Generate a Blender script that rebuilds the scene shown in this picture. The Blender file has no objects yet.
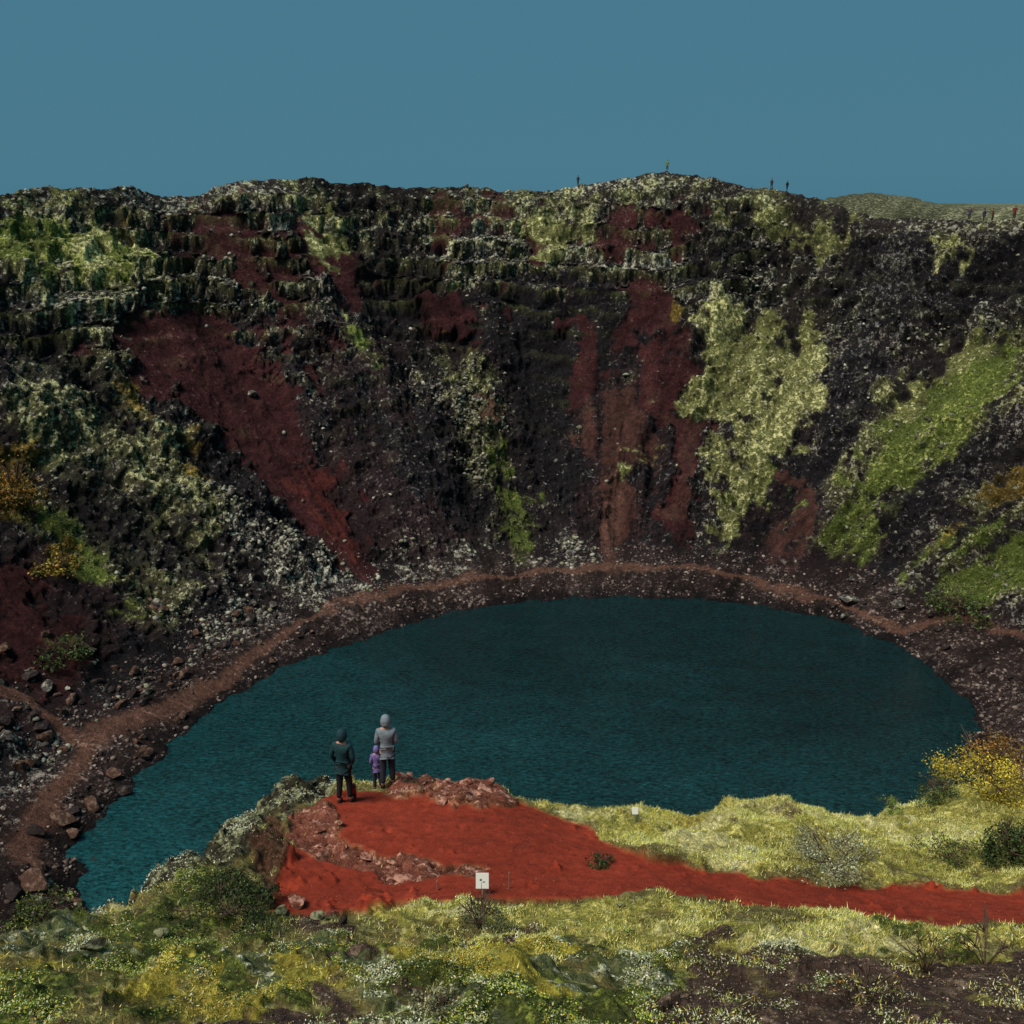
import bpy, bmesh, math, random
import numpy as np
from mathutils import Vector, Matrix
random.seed(7); rng=np.random.default_rng(11)
C=bpy.context.scene.collection
# ------------------------------------------------------------------ camera
H=55.0; F=1000.0; TH=math.atan(0.312); sT=math.sin(TH); cT=math.cos(TH)
cam=bpy.data.objects.new('camera',bpy.data.cameras.new('camera')); C.objects.link(cam)
cam.data.sensor_width=36; cam.data.lens=36*F/1024; cam.data.clip_end=9000; cam.data.clip_start=.1
cam.location=(0,0,H); cam.rotation_euler=(math.pi/2-TH,0,0); bpy.context.scene.camera=cam
def unproj(px,py,t):
    u=(px-512)/F; v=(py-512)/F
    return np.array([u*t,(cT-v*sT)*t,H-(sT+v*cT)*t])
def on_z(px,py,z):
    v=(py-512)/F; return unproj(px,py,(H-z)/(sT+v*cT))
def proj(X,Y,Z):
    dz=Z-H; d=Y*cT-dz*sT; d=np.where(np.abs(d)<.5,.5,d); up=Y*sT+dz*cT
    return 512+F*X/d, 512-F*up/d, d
def s2l(c):
    c=np.asarray(c,float)/255.; return np.where(c<=.04045,c/12.92,((c+.055)/1.055)**2.4)
# ------------------------------------------------------------------ noise
PERM=rng.permutation(256); PERM=np.concatenate([PERM,PERM,PERM]); VAL=rng.random(256)*2-1
def vn(x,y,z):
    xi=np.floor(x).astype(np.int64); yi=np.floor(y).astype(np.int64); zi=np.floor(z).astype(np.int64)
    fx=x-xi; fy=y-yi; fz=z-zi
    fx=fx*fx*(3-2*fx); fy=fy*fy*(3-2*fy); fz=fz*fz*(3-2*fz)
    xi&=255; yi&=255; zi&=255
    def h(a,b,c): return VAL[PERM[PERM[PERM[(xi+a)&255]+((yi+b)&255)]+((zi+c)&255)]]
    def lx(b,c): return h(0,b,c)*(1-fx)+h(1,b,c)*fx
    a=lx(0,0)*(1-fy)+lx(1,0)*fy; b=lx(0,1)*(1-fy)+lx(1,1)*fy
    return a*(1-fz)+b*fz
def fbm(x,y,z,o=4,g=.5):
    r=0; a=1; t=0
    for i in range(o):
        r=r+a*vn(x+17.3*i,y-9.1*i,z+4.7*i); t+=a; a*=g; x=x*2.03; y=y*2.03; z=z*2.03
    return r/t
def ss(a,b,x):
    t=np.clip((x-a)/(b-a),0,1); return t*t*(3-2*t)
# ------------------------------------------------------------------ ground-cover layout masks (stored on the surfaces)
G=320; X0=-256; SP=1536.0
def raster(polys,blur=2):
    m=np.zeros((G,G)); gx,gy=np.meshgrid((np.arange(G)+.5)/G*SP+X0,(np.arange(G)+.5)/G*SP+X0)
    for p in polys:
        ins=np.zeros((G,G),bool); n=len(p)
        for i in range(n):
            x1,y1=p[i]; x2,y2=p[(i+1)%n]
            if y1==y2: continue
            c=((y1>gy)!=(y2>gy))&(gx<(x2-x1)*(gy-y1)/(y2-y1)+x1); ins^=c
        m=np.maximum(m,ins.astype(float))
    k=np.exp(-np.arange(-9,10)**2/(2.*(blur/2)**2)); k/=k.sum()
    m=np.apply_along_axis(lambda r:np.convolve(r,k,'same'),0,m); m=np.apply_along_axis(lambda r:np.convolve(r,k,'same'),1,m)
    return m
def samp(m,px,py):
    x=np.clip((px-X0)/SP*G-.5,0,G-1.001); y=np.clip((py-X0)/SP*G-.5,0,G-1.001)
    xi=x.astype(int); yi=y.astype(int); fx=x-xi; fy=y-yi
    return m[yi,xi]*(1-fx)*(1-fy)+m[yi,xi+1]*fx*(1-fy)+m[yi+1,xi]*(1-fx)*fy+m[yi+1,xi+1]*fx*fy
def polydist(px,py,pts):
    d=np.full(px.shape,1e9)
    for (x1,y1),(x2,y2) in zip(pts[:-1],pts[1:]):
        dx,dy=x2-x1,y2-y1; t=np.clip(((px-x1)*dx+(py-y1)*dy)/(dx*dx+dy*dy+1e-9),0,1)
        d=np.minimum(d,np.hypot(px-x1-t*dx,py-y1-t*dy))
    return d
# ------------------------------------------------------------------ tags
def tag(o,label=None,cat=None,group=None,kind=None):
    if label: o['label']=label
    if cat: o['category']=cat
    if group: o['group']=group
    if kind: o['kind']=kind
    return o
def link(name,me,mat=None,parent=None):
    o=bpy.data.objects.new(name,me); C.objects.link(o)
    if mat is not None and len(me.materials)==0: me.materials.append(mat)
    if parent is not None: o.parent=parent
    return o
def empty(name,loc,rz=0):
    o=bpy.data.objects.new(name,None); C.objects.link(o); o.location=loc; o.rotation_euler=(0,0,rz); o.empty_display_size=.2; return o
def npmesh(name,V,Fc,nper,smooth=True,cols=None,vals=None):
    me=bpy.data.meshes.new(name); V=np.ascontiguousarray(V,np.float32); Fc=np.ascontiguousarray(Fc,np.int32)
    me.vertices.add(len(V)); me.vertices.foreach_set('co',V.ravel())
    nf=len(Fc); me.loops.add(nf*nper); me.loops.foreach_set('vertex_index',Fc.ravel())
    me.polygons.add(nf); me.polygons.foreach_set('loop_start',np.arange(nf,dtype=np.int32)*nper)
    me.polygons.foreach_set('loop_total',np.full(nf,nper,np.int32))
    if smooth: me.polygons.foreach_set('use_smooth',np.ones(nf,bool))
    for k,c in (cols or {}).items():
        a=me.color_attributes.new(k,'FLOAT_COLOR','POINT'); cc=np.ones((len(V),4),np.float32); cc[:,:3]=c; a.data.foreach_set('color',cc.ravel())
    for k,c in (vals or {}).items():
        a=me.attributes.new(k,'FLOAT','POINT'); a.data.foreach_set('value',np.ascontiguousarray(c,np.float32))
    me.update(calc_edges=True); return me
def submesh(name,V,Fc,sel,cols,vals):
    f=Fc[sel]; u,inv=np.unique(f.ravel(),return_inverse=True)
    return npmesh(name,V[u],inv.reshape(f.shape),4,True,{k:c[u] for k,c in cols.items()},{k:c[u] for k,c in vals.items()})
# ------------------------------------------------------------------ materials
def newmat(name):
    m=bpy.data.materials.new(name); m.use_nodes=True; nt=m.node_tree; b=nt.nodes['Principled BSDF']; return m,nt,b
def N(nt,t,**k):
    n=nt.nodes.new(t)
    for a,v in k.items(): setattr(n,a,v)
    return n
def noise(nt,scale,detail=6,rough=.6,vec=None,dist=0):
    n=N(nt,'ShaderNodeTexNoise'); n.inputs['Scale'].default_value=scale; n.inputs['Detail'].default_value=detail; n.inputs['Roughness'].default_value=rough; n.inputs['Distortion'].default_value=dist
    if vec is not None: nt.links.new(vec,n.inputs['Vector'])
    return n.outputs['Fac']
def math_(nt,op,a,b=None,c=None):
    n=N(nt,'ShaderNodeMath',operation=op)
    for i,x in enumerate((a,b,c)):
        if x is None: continue
        if isinstance(x,(int,float)): n.inputs[i].default_value=x
        else: nt.links.new(x,n.inputs[i])
    return n.outputs[0]
def mixc(nt,f,a,b,mode='MIX'):
    n=N(nt,'ShaderNodeMix',data_type='RGBA',blend_type=mode)
    for s,x in (('Factor',f),('A',a),('B',b)):
        i=[q for q in n.inputs if q.name==s and (q.type=='RGBA' if s!='Factor' else q.type=='VALUE')][0]
        if isinstance(x,(int,float)): i.default_value=x
        elif isinstance(x,tuple): i.default_value=(*x,1) if len(x)==3 else x
        else: nt.links.new(x,i)
    return [q for q in n.outputs if q.type=='RGBA'][0]
def mulc(nt,col,fac):
    n=N(nt,'ShaderNodeVectorMath',operation='SCALE'); nt.links.new(col,n.inputs[0]); nt.links.new(fac,n.inputs['Scale']); return n.outputs[0]
def terrain_mat(name,s1,s2,s3,bd,lo=.45,k2=2.8,k3=2.4):
    m,nt,b=newmat(name); L=nt.links
    geo=N(nt,'ShaderNodeNewGeometry').outputs['Position']
    base=N(nt,'ShaderNodeAttribute',attribute_name='base').outputs['Color']
    speck=N(nt,'ShaderNodeAttribute',attribute_name='speck').outputs['Color']
    dens=N(nt,'ShaderNodeAttribute',attribute_name='dens').outputs['Fac']
    n1=noise(nt,s1,7,.74,geo); n2=noise(nt,s2,4,.7,geo); n3=noise(nt,s3,3,.7,geo)
    th=math_(nt,'MULTIPLY_ADD',dens,-.42,.71)
    f=math_(nt,'MULTIPLY',math_(nt,'SUBTRACT',n1,th),13.0); nc=N(nt,'ShaderNodeClamp'); L.new(f,nc.inputs[0]); f=nc.outputs[0]
    v2=math_(nt,'MULTIPLY_ADD',n2,k2,lo+.55-k2*.5); v3=math_(nt,'MULTIPLY_ADD',n3,k3,1-k3*.5)
    nc2=N(nt,'ShaderNodeClamp'); nc2.inputs['Min'].default_value=.2; nc2.inputs['Max'].default_value=2; L.new(v2,nc2.inputs[0]); v2=nc2.outputs[0]
    nc3=N(nt,'ShaderNodeClamp'); nc3.inputs['Min'].default_value=.2; nc3.inputs['Max'].default_value=2; L.new(v3,nc3.inputs[0]); v3=nc3.outputs[0]
    c=mixc(nt,f,mulc(nt,base,v2),mulc(nt,speck,v2)); c=mulc(nt,c,v3)
    L.new(c,b.inputs['Base Color']); b.inputs['Roughness'].default_value=.95; b.inputs['Specular IOR Level'].default_value=.12
    hgt=math_(nt,'ADD',math_(nt,'ADD',n1,math_(nt,'MULTIPLY',n3,.35)),math_(nt,'MULTIPLY',f,.12))
    bp=N(nt,'ShaderNodeBump'); bp.inputs['Strength'].default_value=1; bp.inputs['Distance'].default_value=bd; L.new(hgt,bp.inputs['Height']); L.new(bp.outputs[0],b.inputs['Normal'])
    return m
M_wall=terrain_mat('crater_ground',1.1,2.2,6.5,.75)
M_near=terrain_mat('near_ground',3.4,10,30,.10)
M_path=terrain_mat('red_gravel',1.2,5,45,.02,.5,1.5,1.7)
def attr_mat(name,rough=.8,var=0,vs=3):
    m,nt,b=newmat(name); a=N(nt,'ShaderNodeAttribute',attribute_name='base').outputs['Color']
    if var:
        geo=N(nt,'ShaderNodeNewGeometry').outputs['Position']; n=noise(nt,vs,5,.7,geo); a=mulc(nt,a,math_(nt,'MULTIPLY_ADD',n,var*2,1-var))
    nt.links.new(a,b.inputs['Base Color']); b.inputs['Roughness'].default_value=rough; b.inputs['Specular IOR Level'].default_value=.2
    return m
M_blade=attr_mat('grass_blades',.7); M_leaf=attr_mat('small_leaves',.6); M_rockstuff=attr_mat('lava_rock',.95,var=.7,vs=3.5)
def flat(name,rgb,rough=.8,var=.35,scale=20,bump=0,spec=.3,lin=False):
    m,nt,b=newmat(name); tc=N(nt,'ShaderNodeTexCoord').outputs['Object']; n=noise(nt,scale,5,.65,tc)
    c=tuple(rgb) if lin else tuple(float(q) for q in s2l(rgb))
    hi=tuple(min(1,q*(1+var)) for q in c); lo=tuple(q*(1-var) for q in c)
    nt.links.new(mixc(nt,n,lo,hi),b.inputs['Base Color']); b.inputs['Roughness'].default_value=rough; b.inputs['Specular IOR Level'].default_value=spec
    if bump:
        bp=N(nt,'ShaderNodeBump'); bp.inputs['Distance'].default_value=bump; nt.links.new(n,bp.inputs['Height']); nt.links.new(bp.outputs[0],b.inputs['Normal'])
    return m
def rock_mat(name,dark,light,scale,th=.5,bd=.12):
    m,nt,b=newmat(name); tc=N(nt,'ShaderNodeNewGeometry').outputs['Position']; n=noise(nt,scale,8,.7,tc); n2=noise(nt,scale*3,5,.7,tc)
    f=math_(nt,'MULTIPLY',math_(nt,'SUBTRACT',n,th),9); nc=N(nt,'ShaderNodeClamp'); nt.links.new(f,nc.inputs[0])
    c=mixc(nt,nc.outputs[0],tuple(map(float,s2l(dark))),tuple(map(float,s2l(light)))); c=mulc(nt,c,math_(nt,'MULTIPLY_ADD',n2,1.8,.1))
    nt.links.new(c,b.inputs['Base Color']); b.inputs['Roughness'].default_value=.95; b.inputs['Specular IOR Level'].default_value=.12
    bp=N(nt,'ShaderNodeBump'); bp.inputs['Distance'].default_value=bd; nt.links.new(n,bp.inputs['Height']); nt.links.new(bp.outputs[0],b.inputs['Normal'])
    return m
# ------------------------------------------------------------------ lake outline
CX,CY=8.0,92.0
sh_px=[(85,905),(74,845),(95,822),(130,790),(160,757),(190,724),(240,692),(300,661),(350,645),(400,627),(450,613),(520,603),(600,598),(660,598),(740,603),(800,613),(850,626),(900,649),(940,680),(967,702),(978,728),(972,755)]
sh=[on_z(x,y,0)[:2] for x,y in sh_px]+[(52,78),(46,66),(32,56),(10,52),(-10,54),(-26,60)]
sh=np.array(sh); a0=np.degrees(np.arctan2(sh[:,1]-CY,sh[:,0]-CX)); r0=np.hypot(sh[:,1]-CY,sh[:,0]-CX)
o=np.argsort(a0); a0=a0[o]; r0=r0[o]
AA=np.arange(-180,180,.5); RR=np.interp(AA,a0,r0,period=360)
ker=np.hanning(11); ker/=ker.sum(); RS=np.convolve(np.concatenate([RR[-20:],RR,RR[:20]]),ker,'same')[20:-20]
kb=np.hanning(101); kb/=kb.sum(); RB=np.convolve(np.concatenate([RR[-100:],RR,RR[:100]]),kb,'same')[100:-100]
def R0(p): return np.interp(p,AA,RS,period=360)
def R1(p): return np.interp(p,AA,RB,period=360)+np.interp(p,[-90,0,90,180,270],[56,58,68,64,56])
rim_px=[(-400,195),(0,190),(60,187),(130,185),(170,193),(200,193),(215,185),(270,182),(325,176),(350,181),(420,184),(470,188),(500,191),(530,190),(560,186),(600,181),(640,174),(665,171),(700,175),(740,183),(780,192),(800,198),(830,206),(860,212),(900,217),(960,221),(1024,221),(1400,225)]
rim_px=np.array(rim_px,float)
def ratio(py):
    v=(py-512)/F; return -(sT+v*cT)/(cT-v*sT)
def rimz(p):
    r=R1(p); X=CX+r*np.cos(np.radians(p)); Y=CY+r*np.sin(np.radians(p)); Yc=np.maximum(Y,40)
    px=512+F*X/(Yc*cT); z=H+ratio(np.interp(px,rim_px[:,0],rim_px[:,1]))*Yc
    w=ss(60,95,Y); return z*w+(H-3.5)*(1-w)
def prof(d,p):
    Dr=R1(p)-R0(p); s=np.clip((d-8)/(Dr-8),0,1.0); hz=rimz(p)
    low=np.where(d<0,d*.4,np.where(d<5,d*.46,2.3+(d-5)*.22)); zb=2.3+.66
    g=.64*s**1.08+.36*s**2.4
    return np.where(d<8,low,zb+(hz-zb)*g)
# ------------------------------------------------------------------ crater sheet
phd=np.linspace(-14,214,1900); phc=np.linspace(214,346,90)[1:]
PH=np.concatenate([phd,phc]); nc=len(PH)
kin=np.linspace(0,1,430); kout=np.concatenate([np.linspace(.004,.12,24),np.geomspace(.14,45,44)])
nr=len(kin)+len(kout)
P2=np.tile(PH,(nr,1)); r0c=R0(PH)+fbm(PH*.35,PH*0,PH*0+3,4,.6)*1.3; r1c=R1(PH); rz=rimz(PH)
DD=np.zeros((nr,nc)); ZZ=np.zeros((nr,nc))
for j,k in enumerate(kin):
    d=-6+(r1c-r0c+6)*k; DD[j]=d; ZZ[j]=prof(d*(r1c-R0(PH))/(r1c-r0c),PH)
Rr=DD+r0c
for j,k in enumerate(kout):
    jj=len(kin)+j; Rr[jj]=r1c*(1+k); x=k*r1c
    ZZ[jj]=rz-np.minimum(16,1.2*(1-np.exp(-x/3))+x*.12)
XX=CX+Rr*np.cos(np.radians(P2)); YY=CY+Rr*np.sin(np.radians(P2))
pxr=512+F*XX/(np.maximum(YY,30)*cT)
ry=np.interp(pxr,[700,790,825,870,900,945,985,1024,1150],[225,206,199,193,196,206,206,205,212])
tz=H+ratio(ry)*YY; ww=np.zeros_like(ZZ); ww[len(kin):]=(ss(1.35,1.75,Rr/r1c)*(1-ss(2.1,2.8,Rr/r1c)))[len(kin):]
ww*=ss(760,830,pxr)*(YY>60); ZZ=ZZ*(1-ww)+np.where(ww>0,tz,0)*ww
S=np.clip((DD-8)/(r1c-r0c-8),0,1); S[len(kin):]=1
inner=np.zeros((nr,nc)); inner[:len(kin)]=1
arc=np.radians(P2)*85
arc=arc-16*S*np.clip((P2-88)/55,-1,1)          # scree chutes fan in towards the far shore
pu,pv,pd=proj(XX,YY,ZZ)
wx=fbm(XX*.16,YY*.16,ZZ*.16,5,.6); wy=fbm(XX*.16+50,YY*.16,ZZ*.16+9,5,.6)
qu=pu+wx*48; qv=pv+wy*48
MK={}
MK['maroon']=[[(80,312),(200,300),(262,340),(300,430),(350,500),(400,585),(345,585),(290,520),(230,450),(150,395),(95,350)],[(200,215),(300,225),(380,280),(370,310),(300,285),(235,300),(205,250)],
 [(640,262),(690,300),(702,540),(665,548),(655,420),(620,300)],[(600,200),(690,205),(700,240),(650,262),(590,240)],[(420,205),(510,212),(500,240),(430,235)],[(0,560),(60,600),(90,690),(40,690),(0,650)],[(240,290),(330,310),(340,400),(300,360)],[(400,290),(460,280),(500,320),(470,340),(430,330)],[(540,200),(560,240),(540,260),(520,240)],[(560,300),(590,300),(600,420),(575,430)]]
MK['dmaroon']=[[(330,290),(520,260),(640,270),(660,400),(660,550),(600,560),(560,490),(500,400),(430,340)],[(250,480),(380,430),(420,560),(390,570),(330,560)],[(0,540),(80,560),(200,640),(120,760),(0,720)],[(880,600),(1024,600),(1024,720),(960,680)],[(300,300),(400,340),(470,560),(400,560),(330,450)],[(740,500),(830,470),(900,590),(750,570)]]
MK['red']=[[(165,190),(250,198),(290,212),(270,222),(215,218),(180,212)],[(275,430),(305,440),(360,530),(385,575),(355,560),(305,500)],[(110,330),(190,333),(190,345),(120,345)]]
MK['brown']=[[(600,400),(640,385),(648,470),(640,545),(622,565),(607,560),(592,470)],[(668,400),(694,400),(698,520),(672,535)],[(745,555),(800,480),(825,490),(800,560)],[(470,400),(500,400),(500,440),(480,440)]]
MK['black']=[[(860,230),(930,240),(900,330),(870,430),(800,545),(760,560),(745,550),(800,470),(835,380),(845,290)],[(720,215),(760,210),(765,300),(725,290)],[(1000,240),(1100,240),(1100,300),(960,320),(940,300)],[(450,275),(640,270),(620,370),(585,400),(580,540),(540,470),(490,380)],[(200,600),(250,640),(160,690),(90,690),(100,640)],[(895,500),(960,440),(1024,395),(1024,430),(940,520),(890,590),(860,570)],[(400,400),(440,400),(490,520),(460,545),(400,470)],[(200,390),(240,440),(330,560),(300,590),(180,470)],[(690,240),(720,240),(720,320),(690,320)],[(640,400),(665,400),(670,545),(650,545)],[(930,240),(1000,250),(960,330),(900,340)],[(0,330),(90,350),(150,410),(100,420),(0,370)],[(60,450),(150,500),(220,600),(160,590),(60,500)],[(300,250),(420,290),(430,340),(360,320),(300,280)],[(290,330),(330,340),(420,470),(400,500)]]
MK['pale']=[[(690,325),(745,308),(830,300),(822,380),(800,450),(765,520),(740,552),(715,555),(712,470),(696,400)],[(695,200),(740,208),(722,240),(695,240)],[(762,214),(862,216),(855,245),(770,240)],[(510,208),(590,210),(592,247),(530,238)],[(300,206),(350,206),(368,262),(310,270)],[(400,262),(455,262),(440,277),(400,277)],[(920,236),(990,240),(970,262),(930,262)],[(630,430),(648,430),(648,490),(632,490)],[(960,330),(1010,325),(990,350),(940,380),(900,440),(885,440),(920,375)],[(60,240),(160,240),(190,270),(60,265)],[(0,205),(60,205),(60,225),(0,225)]]
MK['green']=[[(485,430),(512,440),(545,520),(540,562),(505,560)],[(335,305),(372,345),(405,375),(390,388),(345,340)],[(1030,335),(960,355),(895,430),(850,500),(815,545),(862,560),(930,470),(1030,400)],[(1100,480),(960,530),(915,590),(950,612),(1000,600),(1100,560)],[(725,460),(800,420),(785,500),(738,552),(716,552)],[(35,620),(85,640),(75,665),(40,655)],[(0,225),(120,235),(190,265),(120,285),(0,270)],[(30,480),(80,520),(130,600),(80,600),(30,540)],[(320,520),(335,540),(325,550)],[(390,258),(450,262),(440,278),(395,275)]]
MK['olive']=[[(430,345),(470,340),(505,430),(545,555),(490,562),(450,460)],[(0,200),(110,205),(200,245),(190,300),(60,305),(0,290)],[(0,310),(80,330),(180,440),(230,500),(200,600),(120,640),(60,560),(0,540)],[(1100,290),(1100,400),(940,475),(860,570),(800,560),(860,450),(920,360)],[(1100,440),(1024,460),(950,520),(905,600),(1010,612),(1100,600)],[(200,186),(320,178),(430,184),(500,192),(560,186),(665,171),(740,183),(860,215),(780,215),(650,195),(500,208),(350,202),(210,200)],[(640,300),(700,320),(705,400),(690,400)],[(300,200),(400,210),(390,250),(310,270)],[(360,185),(600,190),(600,215),(360,212)]]
MK['orange']=[[(-80,430),(35,445),(48,525),(-80,530)],[(38,540),(85,548),(80,580),(42,578)],[(105,385),(155,398),(145,425),(110,410)],[(160,445),(210,462),(205,490),(168,472)],[(675,298),(712,300),(708,325),(678,328)],[(1000,465),(1100,445),(1100,500),(985,515)],[(455,320),(478,340),(470,365)],[(740,375),(768,385),(760,405),(740,395)],[(950,520),(985,510),(975,545),(945,550)],[(90,212),(140,225),(130,240),(95,235)]]
MK['grey']=[[(360,545),(480,548),(600,555),(600,572),(460,577),(380,582)],[(190,480),(300,490),(345,590),(290,622),(200,560)],[(400,225),(640,235),(640,290),(520,270),(400,262)],[(0,285),(230,275),(245,315),(100,312),(0,335)],[(930,280),(1100,270),(1100,340),(940,345)],[(640,558),(720,550),(720,568),(640,572)],[(580,230),(700,235),(690,270),(590,270)],[(60,600),(200,590),(260,640),(130,700),(60,680)],[(0,190),(200,196),(200,215),(0,215)],[(780,240),(850,240),(835,295),(790,290)],[(240,330),(280,340),(280,380),(240,370)],[(360,190),(560,195),(560,215),(400,215)],[(430,380),(500,400),(520,540),(470,540)],[(690,240),(850,240),(840,300),(690,320)]]
streak=fbm(arc*.28+wx*1.0,S*1.8,S*0+2,4,.55); streak2=fbm(arc*.8+wx*.9,S*8,S*0+7,4,.62); fine=fbm(XX*.55,YY*.55,ZZ*.55,5,.68); fine2=fbm(XX*.55+40,YY*.55,ZZ*.55,5,.68); patch=fbm(XX*.12,YY*.12,ZZ*.12+30,3,.5)
gul=np.abs(fbm(arc/15+wx*.4,S*1.2,S*0+11,3))*-8+2.2+fbm(arc/6+wx*.3,S*2.6,S*0+1,4,.55)*2.4
rib=np.clip(gul/3.5,-1,1)
rgt=ss(740,840,pu)
strata=fbm(arc/16,ZZ*.75+wx*1.2,S*0+3,4,.6)*(1-.7*rgt)
mk={}
AMP={'orange':(.78,1.1,.1),'red':(.72,1.1,-.05),'grey':(.76,1.2,.15),'pale':(.78,1.2,.10),'green':(.74,1.3,.12),'olive':(.62,1.35,.18),'maroon':(.90,1.05,-.06),'dmaroon':(.85,1.1,-.1),'black':(.92,1.05,-.15),'brown':(.78,1.1,-.12)}
for q,(k,v) in enumerate(MK.items()):
    a_,n_,rb_=AMP[k]; r_=samp(raster(v,4.0),qu,qv)
    nz=streak*.45+streak2*.3+(fine if q%2 else fine2)*.6+patch*.2
    mk[k]=ss(.30,.64,r_*a_+(nz*n_*.9+rib*rb_)*ss(0,.35,r_))
mk['olive']=np.maximum(mk['olive'],.8*ss(.17,.43,patch*.4+streak*.35+streak2*.2+fine*.55+rib*.1+.12*ss(.6,.8,S))*(S>.05))
mk['olive']*=(1-.75*mk['black'])*(1-.6*mk['dmaroon'])*(1-.85*mk['maroon'])*(1-.9*mk['brown'])
mk['pale']=np.maximum(mk['pale'],.6*mk['olive']*ss(.18,.4,fine2*.7+streak2*.3+patch*.4))
trail_px=[(20,850),(45,812),(70,775),(88,735),(150,712),(212,692),(240,668),(265,647),(330,607),(400,590),(470,578),(560,571),(620,564),(700,567),(740,577),(800,590),(860,611),(905,626),(950,618),(985,622),(1024,640),(1060,660)]
trail2=[(-40,660),(0,688),(40,712),(76,742)]
tu=pu+wx*14+fine*6; tv=pv+wy*14+fine2*6
td=np.minimum(polydist(tu,tv,trail_px)/((3.6+7*ss(600,800,tv))*(1+.7*patch+.3*streak2)),polydist(tu,tv,trail2)/8)
td=np.where(DD>1.0,td,9); trail=1-ss(.45,1.6,td+fine*.5)
funnel=1-ss(3,12,polydist(tu,tv,[(615,480),(613,530),(612,566)]))
beach=(1-ss(5,11,DD+fine*6+patch*5))*inner
rock=np.clip(1-.85*mk['maroon']-.5*mk['dmaroon']-.8*mk['brown']-.3*mk['pale']-.4*mk['green']+mk['grey']*.6,.12,1.4)
up=ss(.66,.82,S)
rock=np.clip(rock+up*.35*(1-mk['maroon']),0,1.5)
env=ss(8,16,DD)*inner*(1-.75*ss(.93,1,S))
f3=fbm(XX*.22,YY*.22,ZZ*.22,6,.64)
rid=1-np.abs(fbm(XX*.4,YY*.4,ZZ*.4+5,5,.62))*2
disp=env*gul*(1-.55*mk['maroon'])*(.35+.65*np.sin(np.pi*np.clip(S,0,1))**.5)+env*streak2*.5*(1-.6*mk['maroon'])+env*rock*(f3*3.0+rid*1.0-.4)+env*.25*f3+env*fine*.3*(1-.6*mk['maroon'])
disp+=beach*(DD>0)*fbm(XX*.8,YY*.8,ZZ*0,4,.7)*.45
disp*=(1-.8*trail)
cp=math.sqrt(.5)
XX=XX-np.cos(np.radians(P2))*cp*disp; YY=YY-np.sin(np.radians(P2))*cp*disp; ZZ=ZZ+cp*disp
tt=ZZ/3.6+fbm(arc/30,S*0,S*0+4,3)*1.6+f3*.5; fr=tt-np.floor(tt)
wter=(ss(.62,.74,S)*(1-ss(.95,1,S))*.85+.25*ss(.3,.5,S)*(1-ss(.6,.7,S)))*inner*ss(-.1,.3,fbm(arc/12,S*4,S*0+8,4,.6)+mk['grey']*.4-mk['maroon']*.25)*(1-.75*rgt)
ZZ+=3.6*(ss(.55,.9,fr)-fr)*wter*.75
ledge=wter*ss(.6,.9,fr)
out=1-inner
rimn=(ss(.93,1,S)*inner+out*(1-ss(1.5,4,Rr/r1c)))*(YY>60)
ZZ+=rimn*(fbm(XX*.09,YY*.09,ZZ*0,5,.65)*1.6-.2+.5*np.maximum(0,fbm(XX*.6,YY*.6,ZZ*0,3)))
lw=ss(205,225,np.where(P2<-30,P2+360,P2))*(1-ss(335,342,P2)); ZZ-=lw*4*ss(8,20,DD)
def col(c): return s2l(c)[None,None,:]
def lerp(a,b,t): return a*(1-t[...,None])+b*t[...,None]
GN=1.5
base=np.ones(XX.shape+(3,))*col((36,32,34)); spk=np.ones(XX.shape+(3,))*col((130,128,119)); dens=np.full(XX.shape,.38)+fine*.22+patch*.2
def lay(m,b,s,dn):
    global base,spk,dens
    base=lerp(base,col(b),m); spk=lerp(spk,col(s),m); dens=dens*(1-m)+dn*m
lay(up*.5,(50,46,42),(142,144,124),.46)
lay(mk['grey'],(48,46,44),(152,152,138),.49)
lay(mk['dmaroon']*.85,(37,27,29),(88,79,76),.33)
lay(mk['black']*.95,(25,24,27),(94,93,92),.33)
lay(mk['maroon']*.97,(52,27,28),(74,54,52),.30)
lay(mk['brown'],(64,42,37),(50,34,32),.42)
lay(mk['red']*.8,(74,35,30),(60,34,32),.4)
lay(mk['olive'],(64,64,44),(140,142,106),.45)
lay(np.clip(ledge,0,1)*.6,(82,86,50),(142,146,98),.48)
lay(mk['green'],(76,88,40),(128,134,74),.43)
lay(mk['pale'],(98,101,60),(164,164,116),.48)
lay(mk['orange']*.85,(98,82,38),(136,116,54),.45)
lay(beach*.95,(44,35,33),(110,96,90),.38)
lay((beach*(1-ss(.5,2.6,DD+fine*1.5))),(28,24,25),(70,60,58),.36)
lay(np.maximum(trail,funnel*.6)*.95,(90,65,55),(112,86,74),.40)
lay(out*.9*(1-mk['red']),(74,76,54),(120,122,94),.5)
lum=np.exp((streak2*.45+fine*.7+streak*.5+rib*.3+strata*.8*ss(.55,.75,S))*(1-.6*trail)); base=np.clip(base*GN*lum[...,None],0,.8); spk=np.clip(spk*GN*1.12*lum[...,None]**.6,0,.85)
dens=np.clip(dens+.12*rib+.25*strata*ss(.55,.75,S)+.08*streak2,.1,.75)
V=np.stack([XX,YY,ZZ],-1).reshape(-1,3)
idx=np.arange(nr*nc).reshape(nr,nc); nx=np.roll(idx,-1,1)
Fc=np.stack([idx[:-1],nx[:-1],nx[1:],idx[1:]],-1).reshape(-1,4)[:, ::-1]
cols={'base':base.reshape(-1,3),'speck':spk.reshape(-1,3)}; vals={'dens':dens.ravel()}
tsel=(trail.ravel()[Fc].mean(1)>.5)
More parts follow.
